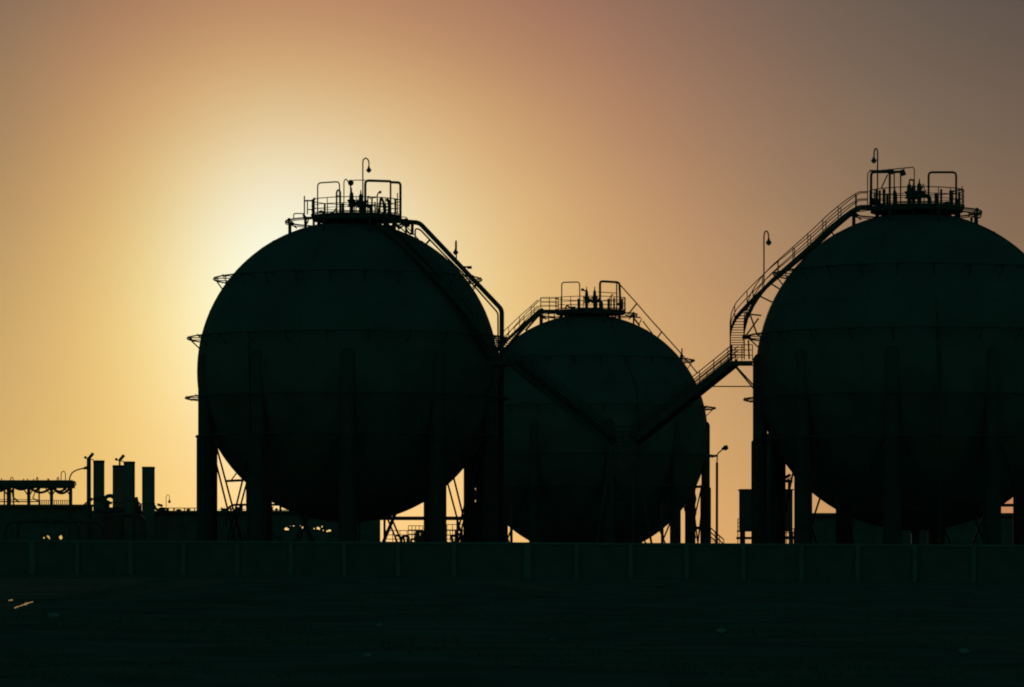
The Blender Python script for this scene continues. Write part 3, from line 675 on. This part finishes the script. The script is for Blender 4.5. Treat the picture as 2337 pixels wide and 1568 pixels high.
# ducts and fittings at the feet of the stacks
y = 393
e = thing('duct_work', (W(280, V0, y).x, y, ground(-40)), 'sloping ducts and pipe bends round the feet of the dark stacks', 'ducting')
m = Each('duct', M_PIPE, e)
m.tube([W(*zH(1045, 900), y), W(*zH(1150, 810), y)], .09, 6); m.tube([W(*zH(1075, 905), y), W(*zH(1165, 815), y)], .09, 6)
m.tube(rnd([W(*zH(1300, 850), y), W(*zH(1330, 790), y), W(*zH(1390, 780), y), W(*zH(1420, 800), y)], .5, 4), .22, 8)
m.tube([W(*zH(1300, 830), y), W(*zH(1350, 905), y)], .3, 8); m.tube([W(*zH(1345, 870), y), W(*zH(1400, 872), y)], .16, 8); m.tube([W(*zH(1340, 960), y), W(*zH(1340, 840), y)], .28, 8)
m.tube([W(*zH(1695, 800), y), W(*zH(1715, 890), y), W(*zH(1720, 1000), y)], .25, 8); m.tube([W(*zH(1930, 900), y), W(*zH(1955, 950), y), W(*zH(2130, 985), y)], .14, 8)
m.tube([W(*zH(1760, 890), y), W(*zH(1760, 1000), y)], .12, 8); m.tube([W(*zH(1970, 890), y), W(*zH(2035, 908), y)], .14, 8); m.tube(rnd([W(*zH(1985, 980), y), W(*zH(1995, 935), y), W(*zH(2085, 940), y), W(*zH(2120, 985), y)], .4, 4), .1, 8)
m.tube([W(*zH(1700, 830), y), W(*zH(1770, 895), y)], .08, 6)
m.tube([W(*zH(1170, 960), y), W(*zH(1560, 960), y)], .3, 8); m.tube([W(*zH(1180, 820), y), W(*zH(1300, 820), y)], .3, 8)
m.build('duct', M_PIPE, e, True)
for (u0, u1, va, vb, y, lab) in ((12, 235, 1190, 1240, 300, 'large looped pipe in front of the far left shed'), (232, 330, 1176, 1240, 310, 'upright pipe loop below the dark stacks'), (40, 180, 1186, 1240, 305, 'inner looped pipe in front of the far left shed')):
    e = thing('pipe_loop', (W(u0, V0, y).x, y, ground(-35)), lab, 'pipe', 'expansion loops of the pipeline')
    a, b = W(u0, vb, y), W(u1, vb, y); a.z = b.z = .5
    MB().tube(rnd([a, W(u0, va, y), W(u1, va, y), b], .8, 5), .16, 10).build('pipe', M_PIPE, e, True)
    MB().lathe(W((u0 + u1) / 2, va, y), [(.28, -.06), (.28, .06)], 14, axis=(1, 0, 0)).build('flange', M_PIPE, e, True)

# ------------------------------------------------------------------ low plant seen under the tanks
def guard(u0, u1, vt, y, label, n=12, H=1.1, rows=3, matl=None):
    a, b = W(u0, vt, y), W(u1, vt, y)
    e = thing('guard_rail', ((a.x + b.x) / 2, y, a.z - H), label, 'railing', 'guard railings behind the tanks')
    m = MB()
    for k in range(rows): h = -H * k / rows; m.tube([a + Vector((0, 0, h)), b + Vector((0, 0, h))], .035, 6)
    m.build('rail', matl or M_STEEL, e, True)
    m = MB()
    for k in range(n + 1): p = a.lerp(b, k / n); q_ = p.copy(); q_.z = min(a.z - H, ground(p.x)); m.tube([p, q_], .035, 6)
    m.build('baluster', matl or M_STEEL, e, True)
guard(880, 1060, 1211, 330, 'long pale guard railing seen under the right half of the left tank', 11)
guard(932, 965, 1200, 340, 'short high railing beside the second leg of the left tank', 4)
guard(1020, 1058, 1197, 336, 'dense railing in the narrow gap between two right legs of the left tank', 3, 1.4, 3)
guard(1684, 1700, 1184, 290, 'short railing on the left of the equipment shelter', 3, 1.2, 4)
guard(1778, 1812, 1207, 300, 'small railing low down beside the left leg of the right-hand tank', 6, .9, 3)
def skid(c_u, y, label, w=3.0, h=1.6, seed=1):
    rg = random.Random(seed); b = W(c_u, V0, y); b.z = ground(b.x)
    e = thing('valve_skid', b, label, 'pipework', 'pipe and valve skids under the tanks')
    m = MB(); m.box((0, 0, .12), (w, 1.4, .24)); m.build('skid_base', M_STEEL, e)
    m = MB(); pts = []
    for k in range(5):
        x = -w / 2 + .3 + (w - .6) * k / 4; hh = h * rg.uniform(.55, 1.0)
        m.tube(rnd([(x, -.3, .2), (x, -.3, hh), (x + rg.choice((-.5, .5)), .2, hh), (x + .2, .5, .2)], .18, 3), rg.choice((.06, .09, .12)), 8)
    m.tube([(-w / 2, -.3, h * .45), (w / 2, -.3, h * .45)], .11, 8); m.tube([(-w / 2 - .4, .2, h * .25), (w / 2 + .4, .2, h * .25)], .14, 8)
    m.build('manifold', M_PIPE, e)
    for k in range(3):
        x = -w / 2 + .5 + (w - 1) * k / 2; z = h * .45
        mm = MB(); mm.tube([(x, -.3, z), (x, -.3, z + .5)], .04, 6); mm.ring((x, -.3, z + .5), .2, .03, 14, 5); mm.box((x, -.3, z), (.3, .34, .34)); mm.build('valve_wheel', M_PIPE, e)
for (u, y, lab, w, h, sd_) in ((915, 300, 'low pipework with hand wheels under the lit gap right of the left tank belly', 3.8, 3.3, 1), (1032, 322, 'farther low pipework beyond the two right legs of the left tank', 2.2, 3.1, 12), (1040, 305, 'cluttered pipework between the two right legs of the left tank', 2.6, 3.6, 2), (950, 318, 'farther pipework beside the second right leg of the left tank', 3.0, 3.5, 10),
    (700, 292, 'pipework under the left half of the left tank belly', 5.0, 1.9, 3), (840, 290, 'pipework beside the outlet under the middle of the left tank', 2.6, 1.9, 4), (2020, 275, 'pipework under the left half of the right-hand tank', 4, 1.6, 5),
    (2210, 272, 'pale pipework under the right half of the right-hand tank', 3.2, 1.7, 6), (1795, 300, 'pipework low beside the equipment shelter', 1.6, 1.5, 7), (600, 330, 'raised pipework just right of the left outer leg of the left tank', 2.4, 3.6, 8), (556, 335, 'tall thin pipework in the first lit gap of the left tank', 2.4, 3.9, 9)):
    skid(u, y, lab, w, h, sd_)
# horizontal header pipe running behind the left tank
y = 296
e = thing('header_pipe', (W(960, V0, y).x, y, ground(-5)), 'thick level pipe crossing behind the right legs of the left tank', 'pipe')
MB().tube([W(800, 1183, y), W(1125, 1183, y)], .15, 12).build('pipe', M_PIPE, e, True)
for u in (820, 1044, 1120):
    p = W(u, 1183, y); q_ = p.copy(); q_.z = ground(p.x); MB().tube([p, q_], .1, 8).build('pipe_support', M_STEEL, e, True)
e = thing('header_pipe', (W(550, V0, y).x, y, ground(-20)), 'thin level pipe crossing the first lit gap under the left tank', 'pipe')
MB().tube(rnd([W(660, 1152, 318), W(532, 1152, 318), W(519, 1160, 318), W(515, 1200, 318)], .4, 4), .1, 8).build('pipe', M_PIPE, e, True)
for u in (548, 564, 640):
    p = W(u, 1152 if u != 564 else 1095, 318); q_ = p.copy(); q_.z = ground(p.x); MB().tube([p, q_], .1, 8).build('pipe_support', M_STEEL, e, True)
for v, tt in ((1090, 0),):
    MB().tube([W(527, 1097, 318), W(541, 1078, 318)], .06, 6).build('fitting', M_PIPE, e, True); MB().tube([W(514, 1098, 318), W(556, 1096, 318)], .11, 8).build('fitting', M_PIPE, e, True)
y = 284
e = thing('header_pipe', (W(2290, V0, y).x, y, ground(30)), 'level pipe crossing the lit gap under the right of the right-hand tank', 'pipe')
MB().tube([W(2255, 1153, y), W(2420, 1153, y)], .12, 10).build('pipe', M_PIPE, e, True)
MB().tube(rnd([W(*zM(1480, 835), y), W(*zM(1505, 850), y), W(*zM(1505, 885), y), W(*zM(1480, 905), y)], .2, 3), .06, 8).build('fitting', M_PIPE, e, True)
for u in (2258, 2400):
    p = W(u, 1153, y); q_ = p.copy(); q_.z = ground(p.x); MB().tube([p, q_], .1, 8).build('pipe_support', M_STEEL, e, True)
# bundle of uprights beside the right legs of the left tank
y = 286
e = thing('riser_bundle', (W(1080, V0, y).x, y, ground(-3)), 'bundle of thick upright pipes hard by the right legs of the left tank', 'pipe')
for u, r in ((1067, .3), (1078, .12), (1095, .28)):
    b = W(u, V0, y); b.z = ground(b.x); MB().tube([b, W(u, 1000, y)], r, 12).build('upright_pipe', M_PIPE, e, True)
MB().tube([W(1084, 1250, y), W(1084, 1146, y)], .27, 12).build('upright_pipe', M_PIPE, e, True); MB().tube([W(1084, 1141, y), W(1084, 1129, y)], .27, 12).build('upright_pipe', M_PIPE, e, True); MB().tube([W(1084, 1112, y), W(1084, 1000, y)], .27, 12).build('upright_pipe', M_PIPE, e, True)
MB().tube([W(1060, 1090, y), W(1100, 1090, y)], .1, 8).build('clamp', M_STEEL, e, True); MB().tube([W(1060, 1136, y), W(1100, 1136, y)], .08, 8).build('clamp', M_STEEL, e, True)

# equipment shelter on legs
y = 296
c = W(1750, V0, y); c.z = ground(c.x)
e = thing('equipment_shelter', c, 'raised box-shaped equipment shelter half hidden by the left legs of the right-hand tank', 'shelter')
x0, x1 = W(1692, 0, y).x, W(1809, 0, y).x; zt, zb = W(0, 1119, y).z, W(0, 1213, y).z
MB().box(((x0 + x1) / 2, y + 1.5, (zt + zb) / 2), (x1 - x0, 3, zt - zb)).build('cabin', M_CLAD, e, True)
MB().box(((x0 + x1) / 2, y + 1.5, zt + .05), (x1 - x0 + .16, 3.2, .1)).build('roof', M_CLAD, e, True)
for xx in (x0 + .1, (x0 + x1) / 2 - .9, (x0 + x1) / 2, (x0 + x1) / 2 + .9, x1 - .1):
    MB().box((xx, y + .3, (zb + ground(xx)) / 2), (.32, .3, zb - ground(xx))).build('support_leg', M_STEEL, e, True)
MB().box(((x0 + x1) / 2 - .1, y + .6, W(0, 1228, y).z), (x1 - x0 + .5, .3, .2)).build('lower_beam', M_STEEL, e, True); MB().box((x0 - .14, y + .8, zb + .02), (.26, 1.2, .1)).build('side_step', M_STEEL, e, True)
# pipe fitting above the shelter
e = thing('pipe_fitting', (W(1795, V0, 292).x, 292, ground(20)), 'slanting pipe bend in the lit gap above the equipment shelter', 'pipe')
m = MB(); m.tube([W(*zL(765, 565), 292), W(*zL(850, 515), 292)], .13, 8); m.tube([W(*zL(800, 575), 292), W(*zL(870, 575), 292)], .13, 8); m.tube([W(*zL(840, 580), 292), W(*zL(838, 760), 292)], .12, 8); m.tube([W(*zL(820, 560), 292), W(*zL(870, 540), 292)], .05, 6); m.build('pipe_bend', M_PIPE, e, True)
# small crossing steps in the gap right of the middle tank
y = 280
e = thing('crossing_steps', (W(1633, V0, y).x, y, ground(14)), 'small sloping steps with handrails at the foot of the yard lamp', 'steps')
m = MB()
for dv in (0, 10, 20): m.tube([W(1612, 1196 + dv, y), W(1652, 1232 + dv, y)], .05, 6)
for k in range(5): m.tube([W(1612 + k * 10, 1196 + k * 9, y), W(1612 + k * 10, 1222 + k * 9, y)], .035, 6)
m.build('handrail', M_STEEL, e, True)
m = MB()
for k in range(9): m.box(W(1612 + k * 5, 1222 + k * 4.5, y + .4), (.3, .8, .05))
m.build('step_treads', M_STEEL, e, True)
# upright conduits by the middle tank's right legs
e = thing('cable_riser', (W(1555, V0, 300).x, 300, ground(12)), 'thin wavy cable riser in the bright slit between two right legs of the middle tank', 'cable')
m = MB(); m.tube([W(1587 + 1.6 * math.sin(k * 1.3), 1100 + k * 6.4, 300) for k in range(21)], .05, 6); m.build('cable', M_PIPE, e, True)
m = MB(); m.tube([W(1577, 1205, 300), W(1597, 1205, 300)], .13, 8); m.build('bracket', M_STEEL, e, True)
for u_, lab_ in ((1511.5, 'thin upright pipe in the lit gap on the right below the middle tank'), (1167, 'thin upright pipe in the lit gap on the left below the middle tank')):
    b_ = W(u_, V0, 302); b_.z = ground(b_.x); o = MB().tube([b_, W(u_, 1150, 302)], .12, 10).build('upright_pipe', M_PIPE); tag(o, lab_, 'pipe')

# ------------------------------------------------------------------ foreground
# puddles
def puddle(u0, u1, va, vb, th):      # water lying in a wheel rut that runs away from the camera
    top = []; bot = []; n = 14
    for k in range(n + 1):
        t = k / n; u = u0 + (u1 - u0) * t; v = va + (vb - va) * t; w_ = th * math.sin(PI * t) ** .5 * (.75 + .35 * math.sin(9 * t + va)) / 2 + .05
        for lst, vv_ in ((top, v - w_), (bot, v + w_)):
            zg = ground(-14.3) + .015; y = (ZC - zg) * FQ / (vv_ - V0); lst.append(((u - CU) / FQ * y, y, ground((u - CU) / FQ * y) + .012))
    m = MB(); m.add(bot + top, [(k, k + 1, n + 2 + k, n + 1 + k) for k in range(n)])
    o = m.build('water', M_WATER); tag(o, kind='structure')
puddle(31, 54, 1388, 1380, 4.2); puddle(50, 76, 1381, 1373, 4.8); puddle(19, 30, 1371, 1370, 4.0)
# pale stones and scraps
stones = [(123, 1418, .16, 'pale scrap of rubbish on the ground at the far left'), (2200, 1485, .12, 'pale stone on the bare ground near the lower right corner'), (1647, 1443, .13, 'flat pale stone on the ground below the yard lamp'),
          (865, 1430, .10, 'small pale stone on the ground below the left tank'), (838, 1502, .09, 'small pale stone nearest the lower edge, below the left tank'), (1262, 1462, .07, 'tiny pale stone near the middle of the field')]
for i, (u, v, s_, lab) in enumerate(stones):
    y = (ZC - .44) * FQ / (v - V0); p = W(u, v, y); rg = random.Random(i)
    m = MB(); s_ *= .6; m.sphere((0, 0, s_ * .4), s_, 12, 8)
    for vv_ in m.v: k = 1 + rg.uniform(-.16, .16); vv_.x *= k * 1.5; vv_.y *= k; vv_.z *= .75 * k
    o = m.build('stone', M_STONE); o.location = (p.x, y, ground(p.x) + .07 * nse(p.x, y) + .02); tag(o, lab, 'stone', 'pale stones on the field')
# dry grass
rg = random.Random(3); m = MB()
for k in range(7000):
    y = 52 + 185 * rg.random() ** 1.3; x = rg.uniform(-.15, .15) * y * 1.05
    if 117 < y < 129 and rg.random() < .85: continue
    if math.sin(x * .5 + y * .21) + rg.random() < .4: continue
    z = ground(x) + .07 * nse(x, y) - .04
    for j in range(4):
        a = rg.uniform(0, 2 * PI); h = rg.uniform(.05, .17); l = rg.uniform(.03, .16); w_ = .012
        bx, by = x + rg.uniform(-.12, .12), y + rg.uniform(-.12, .12)
        ca, sa = math.cos(a), math.sin(a)
        o_ = len(m.v)
        m.v += [Vector((bx - sa * w_, by + ca * w_, z)), Vector((bx + sa * w_, by - ca * w_, z)), Vector((bx + ca * l * .5, by + sa * l * .5, z + h * .75)), Vector((bx + ca * l, by + sa * l, z + h))]
        m.f += [[o_, o_ + 1, o_ + 2], [o_ + 1, o_ + 3, o_ + 2]]; m.sm += [False, False]
tag(m.build('grass', M_GRASS), 'thin dry grass scattered over the dark field', 'grass', kind='stuff')
